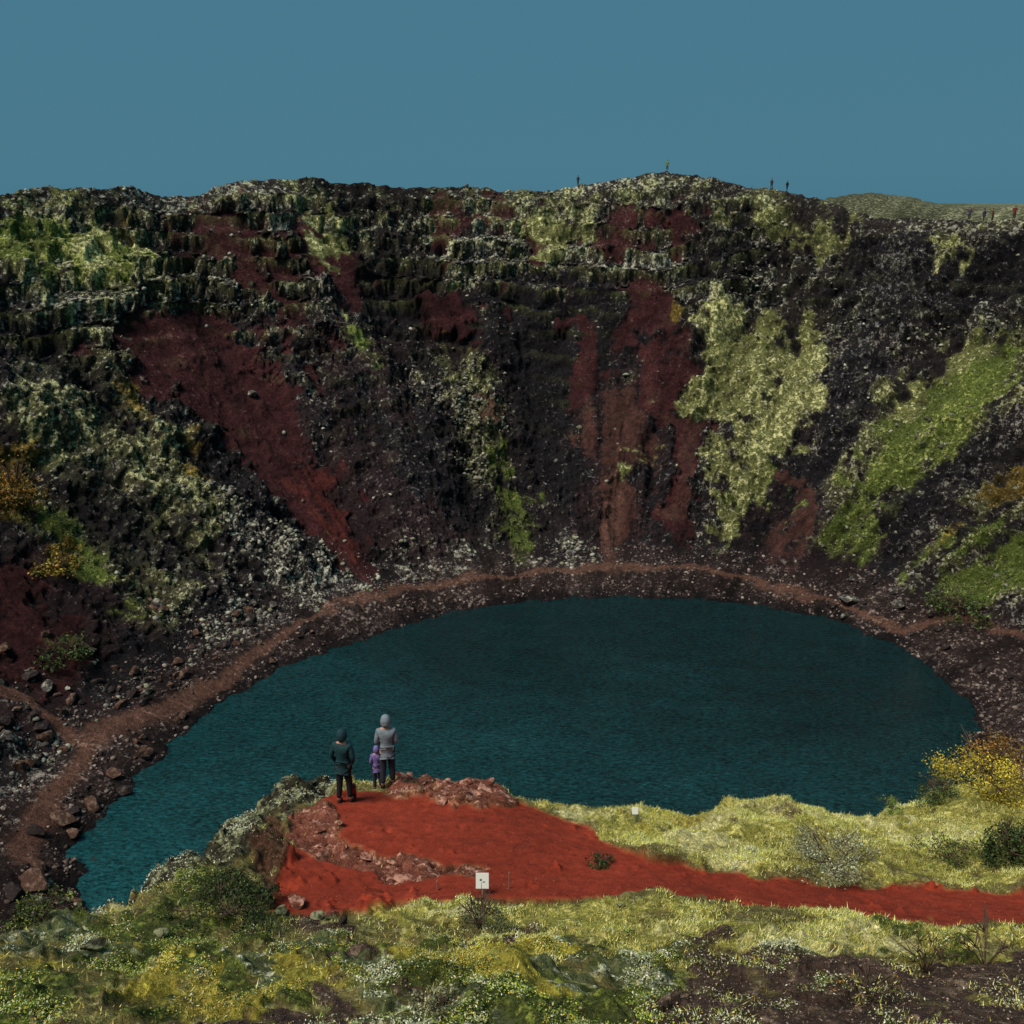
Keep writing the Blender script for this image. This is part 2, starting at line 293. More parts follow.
tag(link('crater_terrain',submesh('crater_terrain',V,Fc,~tsel,cols,vals),M_wall),'steep red and black crater walls with pale moss around the lake','crater',kind='structure')
tag(link('trail',submesh('trail',V,Fc,tsel,cols,vals),M_wall),'trodden brown trail circling the lake above the stony shore','path',kind='structure')
WV=V; WU,WW_,WD=proj(V[:,0],V[:,1],V[:,2]); WMK={k:m.ravel() for k,m in mk.items()}; WS=S.ravel(); WDD=DD.ravel(); Winner=inner.ravel(); Wtr=trail.ravel(); Wfine=fine.ravel(); Wpatch=(patch+streak*.6).ravel()
# ------------------------------------------------------------------ water
m,nt,b=newmat('lake_water'); geo=N(nt,'ShaderNodeNewGeometry').outputs['Position']
mp=N(nt,'ShaderNodeMapping'); mp.inputs['Scale'].default_value=(.75,1.4,1); mp.inputs['Rotation'].default_value=(0,0,.25); nt.links.new(geo,mp.inputs[0])
n1=noise(nt,2.2,6,.75,mp.outputs[0],.5); n2=noise(nt,.05,3,.5,geo); n3=noise(nt,.3,5,.7,mp.outputs[0],.6)
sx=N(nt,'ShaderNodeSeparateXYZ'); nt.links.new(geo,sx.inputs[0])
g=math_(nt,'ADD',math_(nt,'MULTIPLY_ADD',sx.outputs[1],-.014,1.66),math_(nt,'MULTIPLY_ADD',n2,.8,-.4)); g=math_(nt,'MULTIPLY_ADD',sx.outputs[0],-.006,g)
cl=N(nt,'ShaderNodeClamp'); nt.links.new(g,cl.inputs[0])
wc=mixc(nt,cl.outputs[0],(.0022,.027,.031),(.014,.098,.112))  # wall reflection painted as darker far colour; shallows paler on the near side
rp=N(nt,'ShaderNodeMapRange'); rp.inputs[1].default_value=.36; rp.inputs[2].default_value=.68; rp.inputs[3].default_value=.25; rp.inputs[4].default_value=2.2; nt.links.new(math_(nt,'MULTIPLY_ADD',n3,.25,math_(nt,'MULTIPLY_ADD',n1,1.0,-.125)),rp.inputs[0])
wc=mulc(nt,wc,rp.outputs[0])  # ripple flecks and dark troughs painted into the base colour
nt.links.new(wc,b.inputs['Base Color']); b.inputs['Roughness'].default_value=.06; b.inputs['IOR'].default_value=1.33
bp=N(nt,'ShaderNodeBump'); bp.inputs['Distance'].default_value=.65; bp.inputs['Strength'].default_value=1; nt.links.new(math_(nt,'ADD',n1,math_(nt,'MULTIPLY',n3,.8)),bp.inputs['Height']); nt.links.new(bp.outputs[0],b.inputs['Normal'])
M_water=m
aa=np.radians(np.arange(0,360,1.5)); rr=R0(np.degrees(aa))+3.5
wv=[(CX,CY,0)]+[(CX+r*math.cos(a),CY+r*math.sin(a),0) for a,r in zip(aa,rr)]
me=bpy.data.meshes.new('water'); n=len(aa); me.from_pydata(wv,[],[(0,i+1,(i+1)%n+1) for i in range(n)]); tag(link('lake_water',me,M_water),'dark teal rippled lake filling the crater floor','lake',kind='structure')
# ------------------------------------------------------------------ near slope
sil=[(-150,960,13.2),(0,925,15.5),(40,912,16.2),(85,900,17),(130,888,18),(180,854,20),(210,832,21.5),(250,801,23.5),(290,781,25),(330,775,26),(400,779,26.2),(440,777,26.2),(490,781,25.6),(530,799,25),(560,808,25.2),(600,813,25.5),(640,814,26),(700,821,26),(760,804,27.2),(820,803,28),(870,809,28.5),(900,806,29),(940,792,30),(1000,786,31.5),(1024,782,32),(1150,765,35)]
SW=np.array([unproj(*q) for q in sil])
ctl=[q for q in SW]+[unproj(*q) for q in [(385,785,25),(350,800,23.6),(300,850,20.8),(270,910,18.3),(400,850,21.2),(480,820,23),(480,870,20.2),(400,905,18.4),(600,870,20.8),(540,900,19),(700,885,20.6),(800,885,21),(800,850,23.6),(900,900,20.6),(1024,905,20.6),(1000,850,24.5),(700,850,23),(900,840,25),
 (0,1024,11),(256,1024,11.3),(512,1024,11.6),(768,1024,11.8),(1024,1024,12),(0,960,13.4),(200,960,13.7),(400,960,14.4),(600,960,14.8),(800,960,15.1),(1024,960,15.4),(200,915,17),(100,935,15.3),(700,930,16.8),(512,930,16.6),(900,935,17.2)]]
ctl+= [np.array(q,float) for q in [(0,0,H-2),(-6,1,H-3.2),(7,1,H-2.6),(-12,3,H-5.5),(14,4,H-5.5),(0,5,H-5.7),(20,12,H-10.5),(24,24,H-15.5),(-12,8,H-8.5)]]
ctl=np.array(ctl); n=len(ctl)
def U(r2): return np.where(r2>1e-9,.5*r2*np.log(np.maximum(r2,1e-12)),0)
K=U((ctl[:,None,0]-ctl[None,:,0])**2+(ctl[:,None,1]-ctl[None,:,1])**2)+np.eye(n)*.6
Pm=np.c_[np.ones(n),ctl[:,:2]]; A=np.block([[K,Pm],[Pm.T,np.zeros((3,3))]]); W=np.linalg.solve(A,np.r_[ctl[:,2],0,0,0])
def tps(x,y):
    z=W[n]+W[n+1]*x+W[n+2]*y
    for i in range(n): z=z+W[i]*U((x-ctl[i,0])**2+(y-ctl[i,1])**2)
    return z
poly=[(-40,-20),(-30,-2),(-14,6)]+[(q[0],q[1]) for q in SW]+[(40,34),(60,30),(60,-20)]
def sdist(x,y):
    d=polydist(x,y,poly+[poly[0]]); ins=np.zeros(x.shape,bool); m_=len(poly)
    for i in range(m_):
        x1,y1=poly[i]; x2,y2=poly[(i+1)%m_]
        if y1==y2: continue
        ins^=((y1>y)!=(y2>y))&(x<(x2-x1)*(y-y1)/(y2-y1)+x1)
    return np.where(ins,-d,d)
rows=np.concatenate([np.linspace(2,8,30)[:-1],np.linspace(8,31,640),np.linspace(31,64,90)[1:]]); nrr=len(rows); ncc=980
uu=np.linspace(-1,1,ncc); YN=np.tile(rows[:,None],(1,ncc)); XN=uu[None,:]*(YN*.8+4)
step=4
zs=tps(XN[:, ::step],YN[:, ::step]); iu=np.arange(ncc)/step; ic=np.minimum(iu.astype(int),zs.shape[1]-2); fu=iu-ic
Z0=zs[:,ic]*(1-fu)+zs[:,ic+1]*fu
sd=sdist(XN,YN); dd=np.maximum(sd+.2+fbm(XN*.5,YN*.5,XN*0,3)*.5,0)
drop=np.where(dd<11,1.8*(np.sqrt(dd*dd+.16)-.4),1.8*10.6+1.2*(dd-11))
ZN=np.maximum(Z0-drop,-4)
nu,nv,nd=proj(XN,YN,Z0)
w1=fbm(XN*.5,YN*.5,XN*0+3,5,.65); w2=fbm(XN*.5+30,YN*.5,XN*0+6,5,.65)
low_=ss(895,940,nv)
au=nu+w1*(40+110*low_); av=nv+w2*(18+75*low_)
NK={}
NK['red']=[[(330,786),(380,784),(470,795),(520,800),(560,815),(600,832),(625,855),(650,866),(800,879),(900,887),(1024,892),(1300,900),(1300,940),(1024,922),(900,916),(780,906),(700,893),(620,890),(500,891),(400,897),(330,912),(262,912),(275,885),(300,840)]]
NK['pink']=[[(295,815),(345,800),(355,838),(400,848),(480,858),(488,868),(420,880),(365,866),(305,850)],[(385,778),(440,770),(520,783),(532,801),(470,806),(400,795)]]
NK['rock']=[[(60,905),(130,870),(180,840),(250,785),(330,755),(345,786),(300,815),(250,835),(238,866),(205,888),(140,905)]]
NK['rust']=[[(240,838),(295,815),(305,850),(285,895),(245,880)]]
NK['grass']=[[(545,798),(1300,740),(1300,892),(900,884),(650,862),(610,830)],[(380,897),(620,893),(780,908),(1024,925),(1300,930),(1300,960),(800,955),(600,942),(400,925)]]
NK['pale']=[[(560,800),(900,800),(900,820),(700,835),(560,815)],[(660,912),(900,922),(880,950),(650,935)],[(420,905),(470,905),(470,920),(420,920)],[(680,845),(760,850),(740,868),(670,862)],[(500,980),(600,985),(570,1010),(500,1005)],[(110,895),(150,890),(150,905),(110,905)],[(880,820),(1000,830),(980,850),(880,840)]]
NK['soil']=[[(660,955),(760,945),(900,965),(1300,955),(1300,1150),(720,1150),(620,1000)],[(90,1005),(250,990),(360,1000),(330,1150),(60,1150)],[(290,918),(350,915),(350,935),(300,938)],[(470,940),(530,935),(520,955),(480,955)],[(360,960),(410,965),(400,985),(350,980)],[(640,925),(690,930),(680,950),(640,945)]]
NK['lichen']=[[(-200,920),(110,918),(135,962),(-200,975)],[(240,935),(340,930),(330,960),(260,960)],[(370,990),(470,985),(460,1024),(370,1030)],[(560,950),(640,955),(630,985),(560,980)],[(760,935),(830,940),(820,960),(750,955)]]
NK['leafy']=[[(120,922),(300,930),(430,955),(450,990),(300,985),(100,985),(50,978)],[(390,955),(640,945),(700,1100),(390,1100)],[(180,895),(250,885),(265,915),(150,915)],[(-200,985),(90,990),(60,1100),(-200,1100)],[(860,930),(1024,940),(1024,955),(870,955)],[(780,975),(850,980),(840,1000),(780,1000)],[(930,1000),(1000,1005),(990,1024),(930,1024)]]
NK['yellow']=[[(120,955),(320,950),(350,985),(120,990)],[(440,960),(560,950),(560,1000),(450,1000)],[(700,800),(760,815),(640,835),(620,815)],[(-40,955),(30,960),(20,985),(-40,980)],[(940,760),(1300,700),(1300,800),(940,800)],[(30,925),(80,920),(80,940),(30,945)]]
fn=fbm(XN*2.2,YN*2.2,XN*0+1,4,.6); fn2=fbm(XN*2.2+9,YN*2.2,XN*0+7,4,.6)
nk={k:ss(.32,.68,samp(raster(v,2.6),au,av)*.9+(fn if q%2 else fn2)*.9) for q,(k,v) in enumerate(NK.items())}
nk['rock']=ss(.32,.68,samp(raster(NK['rock'],2.2),nu+w1*25,nv+w2*18)+fn*.4)
nk['pink']=ss(.35,.65,samp(raster(NK['pink'],1.8),nu+w1*26,nv+w2*18)*.9+fn*.55)
nk['red']=ss(.35,.65,samp(raster(NK['red'],1.3),nu+w1*10,nv+w2*9)+fn*.25)*(1-nk['pink'])
for k in ('leafy','yellow','soil','lichen','grass','pale'): nk[k]=nk[k]*(1-nk['pink'])
inr=1-ss(-.2,.6,sd)
fa=fbm(XN*.7,YN*.7,ZN*.3,4,.5); fb=fbm(XN*2.6,YN*2.6,ZN,5,.6)
ra=fbm(XN*1.2+YN*.3,YN*1.2+20,ZN*.9,2,.5); rb=fbm(XN*2.8,YN*2.8+20,ZN*1.8,3,.6)
blk=np.round((ra+.35*rb)*5)/5; blk=blk*.5+.5*ra
rough=np.clip(nk['rock']*.9+nk['rust']*.7+nk['pink']*.35+(1-inr)*.8,0,1)
DN=(fa*.40+fbm(XN*.3,YN*.3,ZN*0,2)*.35*ss(5,9,YN))*(1-.75*nk['red'])+fb*(.10+.18*rough)*(1-.85*nk['red'])+rough*(blk*.7+rb*.25)
cush=np.maximum(0,fbm(XN*2.4,YN*2.4,XN*0,3))**.7; cu2=np.maximum(0,fbm(XN*6,YN*6,XN*0,3,.65))**.7
DN+=(cush*.28+cu2*.11)*np.clip(nk['grass']*.8+nk['lichen']+nk['leafy']+nk['pale']*.4+.25*nk['soil'],0,1)-nk['red']*.05
ZN+=DN
base=np.ones(XN.shape+(3,))*col((92,84,50)); spk=np.ones(XN.shape+(3,))*col((128,124,78)); dens=np.full(XN.shape,.5)
far=ss(.2,2,sd); lay(far,(50,46,40),(132,132,108),.46)
lay(nk['grass'],(126,124,60),(178,172,98),.5)
lay(nk['pale']*inr,(160,156,106),(190,186,134),.5)
lay(nk['leafy'],(58,66,32),(104,112,50),.5)
lay(nk['yellow']*.8*inr,(130,120,48),(168,156,62),.5)
lay(nk['soil'],(58,46,40),(106,90,76),.44)
lay(nk['lichen'],(72,78,50),(176,178,150),.42)
lay(nk['rock'],(52,50,40),(138,142,108),.50)
lay(nk['rust'],(82,58,44),(60,48,38),.45)
lay(nk['red'],(108,41,27),(96,37,26),.42)
lay(nk['pink'],(98,58,46),(172,128,110),.46)
lumn=np.exp(.6*fb*(1-.6*nk['red'])+.45*w1*(1-.3*nk['red'])+.3*fn*(1-.7*nk['red'])); crack_shade=1-.6*rough*ss(.25,0,np.abs(rb))*.8  # shadow in rock cracks painted as a darkening of the vertex colours
base=np.clip(base*1.4*(lumn*crack_shade)[...,None],0,.8); spk=np.clip(spk*1.45*(lumn**.5*crack_shade)[...,None],0,.85)
NVt=np.stack([XN,YN,ZN],-1).reshape(-1,3); idx=np.arange(nrr*ncc).reshape(nrr,ncc)
FN=np.stack([idx[:-1,:-1],idx[:-1,1:],idx[1:,1:],idx[1:,:-1]],-1).reshape(-1,4)
cols={'base':base.reshape(-1,3),'speck':spk.reshape(-1,3)}; vals={'dens':dens.ravel()}
psel=nk['red'].ravel()[FN].mean(1)>.5
tag(link('near_slope',submesh('near_slope',NVt,FN,~psel,cols,vals),M_near),'mossy near slope and rocky knoll above the lake','slope',kind='structure')
tag(link('path',submesh('path',NVt,FN,psel,cols,vals),M_path),'bright red gravel path crossing the knoll','path',kind='structure')
NU,NVv,ND=proj(NVt[:,0],NVt[:,1],NVt[:,2]); NKf={k:v.ravel() for k,v in nk.items()}; Nin=inr.ravel(); Nsd=sd.ravel()
def hit_near(px,py,tol=3):
    d=np.hypot(NU-px,NVv-py); c=np.where((d<tol)&(ND>3))[0]
    if len(c)==0: c=np.argsort(d)[:3]
    return NVt[c[np.argmin(ND[c])]]
def hit_wall(px,py,tol=4):
    d=np.hypot(WU-px,WW_-py); c=np.where((d<tol)&(WD>3))[0]
    if len(c)==0: c=np.argsort(d)[:3]
    return WV[c[np.argmin(WD[c])]]
# ------------------------------------------------------------------ stuff
def blades(P,h,w,colr,name,mat,lean=.5):
    n=len(P); a=rng.random(n)*2*np.pi; dx=np.cos(a)*w/2; dy=np.sin(a)*w/2; b=rng.random(n)*2*np.pi; l=h*lean*rng.random(n)
    v0=P+np.c_[dx,dy,-h*.15]; v1=P-np.c_[dx,dy,h*.15]; v2=P+np.c_[np.cos(b)*l,np.sin(b)*l,h]
    Vv=np.stack([v0,v1,v2],1).reshape(-1,3); cc=np.repeat(colr,3,0); cc[2::3]*=1.15
    return npmesh(name,Vv,np.arange(3*n).reshape(n,3),3,False,{'base':np.clip(cc,0,.9)})
def leaves(P,s,colr,name,up=.5):
    n=len(P); a=rng.normal(size=(n,3)); a/=np.linalg.norm(a,axis=1)[:,None]; nrm=rng.normal(size=(n,3))+np.array([0,0,up*3]); b=np.cross(a,nrm); b/=np.linalg.norm(b,axis=1)[:,None]+1e-9; a=np.cross(nrm,b); a/=np.linalg.norm(a,axis=1)[:,None]+1e-9
    s=s[:,None]; Vv=np.stack([P-a*s,P+b*s*.5,P+a*s,P-b*s*.5],1).reshape(-1,3)
    return npmesh(name,Vv,np.arange(4*n).reshape(n,4),4,False,{'base':np.clip(np.repeat(colr,4,0),0,.9)})
def pick(w,n):
    w=w/w.sum(); return rng.choice(len(w),n,p=w)
def palette(n,cols_,g=1.1,var=.3):
    c=np.array([s2l(q) for q in cols_])[rng.integers(0,len(cols_),n)]; return c*g*(1+var*(rng.random((n,1))*2-1))
vis=(NU>-60)&(NU<1090)&(NVv>740)&(NVv<1080)&(Nsd<.8)
cell=(ND**1.3)
nored=(1-ss(.02,.35,NKf['red']))
nv_f=fbm(NVt[:,0]*1.7,NVt[:,1]*1.7,NVt[:,0]*0,3); nv_g=fbm(NVt[:,0]*.6,NVt[:,1]*.6,NVt[:,0]*0+5,3)
soilw=1-NKf['soil']*(.95-.5*ss(.05,.3,nv_f))
gw=vis*cell*(NKf['grass']+.35*NKf['yellow']+.3*(1-NKf['leafy'])*(1-.6*NKf['lichen']))*nored*(1-.95*NKf['pink'])*(1-.92*NKf['rock'])*soilw*(1-.9*NKf['rust'])*np.clip(.6+1.8*nv_f,.04,2)
i=pick(gw,200000); P=NVt[i]+np.c_[rng.normal(size=(len(i),2))*.03,np.zeros(len(i))]
cc=palette(len(i),[(138,136,62),(176,168,94),(108,116,52),(196,188,126),(156,140,74),(88,100,44)],1.7,.4)*np.exp(.9*nv_f[i]+.9*nv_g[i])[:,None]
tag(link('grass',blades(P,.025+.06*rng.random(len(i))**2,.010+.011*rng.random(len(i)),cc,'grass',M_blade,1.4),M_blade),'yellow green grass and moss covering the near slope','grass',kind='stuff')
lw_=vis*cell*(NKf['leafy']*1.2+NKf['yellow']*.6+.12*NKf['grass']+.05+.12*NKf['soil'])*nored*(1-.97*NKf['pink'])*(1-.93*NKf['rock'])*soilw*np.clip(.2+2.6*nv_f,0.01,2)
i=pick(lw_,80000); P=NVt[i]+np.c_[rng.normal(size=(len(i),2))*.03,.01+.05*rng.random(len(i))]
g1=palette(len(i),[(80,102,40),(102,122,48),(60,78,32),(132,136,60)],1.5,.4); y1=palette(len(i),[(182,156,56),(162,130,48),(158,152,68)],1.5)
ym=(rng.random(len(i))<.10+.45*NKf['yellow'][i]*(nv_f[i]>0))[:,None]; cc=np.where(ym,y1,g1)*np.exp(.9*nv_g[i])[:,None]
tag(link('ground_cover',leaves(P,.007+.013*rng.random(len(i))**1.5,cc,'ground_cover'),M_leaf),'low leafy green and yellow plants in the foreground','plants',kind='stuff')
lc=vis*cell*(NKf['lichen']+.10*NKf['leafy']+.05*NKf['grass']+.06*NKf['soil']+.25*NKf['rock'])*nored*np.clip(-.1+3.5*nv_f,0,2)
i=pick(lc,26000); P=NVt[i]+np.c_[rng.normal(size=(len(i),2))*.03,.01+.04*rng.random(len(i))]
tag(link('lichen',leaves(P,.009+.014*rng.random(len(i)),palette(len(i),[(176,180,156),(150,156,128),(194,194,172),(132,138,108)],1.35),'lichen'),M_leaf),'whitish lichen clumps among the moss of the near slope','lichen',kind='stuff')
visw=(WU>-60)&(WU<1090)&(WW_>150)&(WW_<910)&(WD>20)&(Winner>0)&(WDD>7)
ww_=visw*(WMK['green']+WMK['orange']*1.2+WMK['olive']*.25+WMK['pale']*.1)*(1-.8*WMK['maroon'])*(1-Wtr)*np.clip(.3+2.5*Wfine,.02,2)
i=pick(ww_,26000); P=WV[i]+rng.normal(size=(len(i),3))*.25; P[:,2]+=.1
gr=palette(len(i),[(66,78,38),(86,96,48),(50,60,32),(108,112,68)],1.3); orr=palette(len(i),[(146,112,42),(124,96,38),(120,116,52)],1.3)
om=(rng.random(len(i))<WMK['orange'][i]*.8)[:,None]; cc=np.where(om,orr,gr)
tag(link('scrub',leaves(P,.08+.11*rng.random(len(i)),cc,'scrub'),M_leaf),'green and orange scrub dotted over the crater walls','scrub',kind='stuff')
def rockmesh(seed,sub=2,flatz=.75,ang=.5):
    r=random.Random(seed); bm=bmesh.new(); bmesh.ops.create_icosphere(bm,subdivisions=sub,radius=1)
    pl=[(Vector((r.gauss(0,1),r.gauss(0,1),r.gauss(0,1))).normalized(),r.uniform(.45,.8)) for _ in range(11)]
    for v in bm.verts:
        for nn,dq in pl:
            e=v.co.dot(nn)-dq
            if e>0: v.co-=nn*e
        v.co*=1+r.uniform(-.04,.04)
        v.co.x*=1+.2*math.sin(seed); v.co.z*=flatz
    me=bpy.data.meshes.new('rock'); bm.to_mesh(me); bm.free(); return me
def rockstuff(P,S_,colr,name):
    tm=[]
    for k in range(8):
        me=rockmesh(100+k,1); v=np.array([q.co[:] for q in me.vertices]); f=np.array([q.vertices[:] for q in me.polygons]); tm.append((v,f)); bpy.data.meshes.remove(me)
    n=len(P); Vs=[];Fs=[];Cs=[];off=0
    kk=rng.integers(0,8,n)
    for k in range(8):
        s=np.where(kk==k)[0]; v,f=tm[k]; a=rng.random(len(s))*6.283; c,sn=np.cos(a),np.sin(a)
        vv=np.stack([v[None,:,0]*c[:,None]-v[None,:,1]*sn[:,None],v[None,:,0]*sn[:,None]+v[None,:,1]*c[:,None],np.tile(v[:,2],(len(s),1))],-1)*S_[s][:,None,None]*(.7+.6*rng.random((len(s),1,3)))+P[s][:,None,:]
        Vs.append(vv.reshape(-1,3)); Fs.append((f[None]+(np.arange(len(s))*len(v))[:,None,None]).reshape(-1,3)+off); Cs.append(np.repeat(colr[s],len(v),0)); off+=len(s)*len(v)
    return npmesh(name,np.concatenate(Vs),np.concatenate(Fs),3,False,{'base':np.clip(np.concatenate(Cs),0,.8)})
ww_=visw*(.22+WMK['grey']*1.6+.35*WMK['olive']+.3*(WS>.65)+.5*(WDD<22)*(WU<420))*(1-.93*WMK['maroon'])*(1-.9*WMK['brown'])*(1-.7*WMK['dmaroon'])*(1-.7*WMK['pale'])*(1-.7*WMK['green'])*(1-Wtr)*(1-.65*WMK['black'])*np.clip(.2+3.0*Wpatch+1.5*Wfine,.02,3)
i=pick(ww_,15000); cc=palette(len(i),[(116,116,106),(92,90,86),(66,62,62),(138,138,122),(54,48,48),(100,102,82)],1.35,.4); sz=.08+.5*rng.random(len(i))**6
tag(link('scree_rocks',rockstuff(WV[i],sz,cc,'scree_rocks'),M_rockstuff),'pale lichen covered lava rocks strewn over the crater walls','rocks',kind='stuff')
ww_=((WU>-60)&(WU<1090)&(WW_>540)&(WD>20)&(Winner>0)&(WDD>.2)&(WDD<11))*(1-.93*Wtr)*np.clip(.5+2.5*Wfine,.03,3)
i=pick(ww_.astype(float),10000); cc=palette(len(i),[(102,89,82),(80,69,63),(60,51,49),(122,110,102),(46,39,39)],1.25,.4)
tag(link('shore_pebbles',rockstuff(WV[i],.07+.32*rng.random(len(i))**5,cc,'shore_pebbles'),M_rockstuff),'brown and pinkish pebbles of the narrow beach around the lake','pebbles',kind='stuff')
sw=vis*cell*(NKf['soil']*1.0+.06+NKf['pink']*.5+.3*NKf['rust']+.25*NKf['red'])
i=pick(sw,24000); cc=palette(len(i),[(98,82,70),(76,62,52),(140,122,106),(60,50,44)],1.2,.35); red=(NKf['red'][i]+NKf['pink'][i]>.5)[:,None]; cc=np.where(red,palette(len(i),[(116,52,38),(128,72,56),(84,38,28)],1.1,.3),cc)
tag(link('gravel',rockstuff(NVt[i],.006+.022*rng.random(len(i))**4,cc,'gravel'),M_rockstuff),'loose brown gravel on the bare foreground soil','gravel',kind='stuff')
# individual boulders
Mr_grey=rock_mat('pale_lichen_rock',(66,62,60),(160,160,146),1.6); Mr_dark=rock_mat('dark_lava_rock',(50,43,42),(106,96,90),1.4,.55); Mr_pink=rock_mat('rusty_pink_rock',(98,58,46),(184,138,120),3.5,.48,.06); Mr_brown=rock_mat('brown_rock',(78,58,50),(126,104,90),1.8)
Mr_moss=rock_mat('mossy_lava_rock',(56,54,44),(142,146,112),4.5,.48,.08)
rk=[rockmesh(i+1,3) for i in range(7)]
rkm={}
def boulder(p,s,mat,label,group=None,cat='rock',sink=.3,flatz=1):
    k=random.randrange(7); key=(k,mat.name)
    if key not in rkm:
        me=rk[k].copy(); me.materials.append(mat); rkm[key]=me
    o=bpy.data.objects.new('boulder',rkm[key]); C.objects.link(o); o.location=(p[0],p[1],p[2]+s*flatz*(.7-sink)*.6); o.scale=(s*random.uniform(.85,1.3),s*random.uniform(.75,1.1),s*random.uniform(.7,1.1)*flatz); o.rotation_euler=(random.uniform(-.3,.3),random.uniform(-.3,.3),random.uniform(0,6.28))
    tag(o,label,cat,group); return o
for px,py,w,mat,l in [(846,600,18,Mr_grey,'largest pale grey boulder of the cluster above the far right shore'),(832,603,10,Mr_dark,'dark boulder left of the largest pale boulder above the far shore'),(860,606,10,Mr_grey,'low grey boulder right of the largest pale boulder above the far shore'),(897,604,12,Mr_grey,'pale grey boulder beside the trail above the right shore'),(893,590,9,Mr_grey,'small pale boulder uphill of the boulder by the right trail'),
  (96,860,13,Mr_dark,'dark boulder at the water edge in the left corner of the lake'),(40,885,30,Mr_brown,'big brown boulder at the lower left edge of the lake shore'),(66,820,20,Mr_brown,'brown boulder on the trail end above the left shore'),(10,737,18,Mr_grey,'pale grey boulder under the fork of the left trail'),(36,830,15,Mr_dark,'dark boulder left of the brown boulder at the trail end'),(14,892,20,Mr_dark,'dark boulder at the lowest left of the shore slope'),
  (256,393,12,Mr_grey,'pale boulder alone on the upper left red scree'),(276,604,11,Mr_grey,'pale boulder above the bend of the left trail'),(280,575,9,Mr_grey,'upper pale boulder above the bend of the left trail'),(255,600,8,Mr_grey,'leftmost pale boulder above the bend of the left trail'),(150,690,10,Mr_grey,'pale boulder just above the left trail'),(178,672,9,Mr_brown,'brown boulder uphill from the left trail')]:
    p=hit_wall(px,py); d=np.linalg.norm(p-np.array([0,0,H])); boulder(p,w/F*d*.55,mat,l,sink=.1)
def scatterb(cond,n,smin,smax,mats,label,group):
    i=pick(cond.astype(float),n)
    for j in i:
        boulder(WV[j],smin+(smax-smin)*random.random()**2.2,random.choice(mats),label,group,sink=.2)
scatterb((WU>-10)&(WU<330)&(WW_>590)&(WW_<880)&(WDD>8)&(WDD<26)&(Wtr<.3)&(Wpatch>-.05),100,.25,1.0,[Mr_grey,Mr_brown,Mr_dark],'angular stone lying on the slope above the left trail','stones above the left trail')
scatterb((WU>20)&(WU<330)&(WW_>630)&(WDD>.3)&(WDD<8)&(Wtr<.3),80,.22,.9,[Mr_brown,Mr_dark,Mr_brown],'stone on the left beach between trail and water','stones on the left beach')
scatterb((WU>820)&(WU<1010)&(WW_>570)&(WW_<720)&(WDD>.3)&(WDD<12)&(Wtr<.3),40,.2,.75,[Mr_grey,Mr_dark,Mr_dark],'stone on the right beach below the green slope','stones on the right beach')
for px,py,w,mat,l in [(300,903,22,Mr_pink,'pinkish pale stone at the foot of the red path'),(283,912,14,Mr_moss,'grey stone beside the pinkish stone at the path foot'),(318,915,13,Mr_moss,'grey stone right of the pinkish stone at the path foot'),(164,933,14,Mr_moss,'whitish stone in the green plants on the left'),(96,947,20,Mr_moss,'whitish mossy stone in the pale moss at lower left'),(60,935,13,Mr_moss,'small whitish stone above the mossy stone at lower left'),(345,922,10,Mr_dark,'dark stone below the red path'),
   (620,905,7,Mr_moss,'small pale stone in the grass below the red path'),(430,1004,20,Mr_moss,'pale mossy stone at the bottom of the slope')]:
    p=hit_near(px,py); d=np.linalg.norm(p-np.array([0,0,H])); boulder(p,w/F*d*.55,mat,l,sink=.1)
def outcrop(cond,n,s0,s1,mats,label,group,fz=.7,sink=.8):
    i=pick(cond.astype(float),n)
    for j in i: boulder(NVt[j],s0+(s1-s0)*random.random()**2,random.choice(mats),label,group,sink=sink,flatz=fz)
outcrop((NKf['rock']>.5)&(Nsd<.2)&vis,70,.04,.18,[Mr_moss],'mossy lava block of the outcrop left of the people','lava blocks left of the people',.6,.7)
outcrop((NKf['pink']>.5)&(Nsd<.3)&(NVv<812)&(NU>395)&vis,30,.07,.24,[Mr_pink],'reddish rock along the edge right of the people','reddish rocks right of the people',.45,.7)
outcrop((NKf['pink']>.6)&(NVv>812)&(NU<490)&vis,24,.06,.22,[Mr_pink],'pinkish rock half buried in the red path','pinkish rocks in the red path',.4,.7)
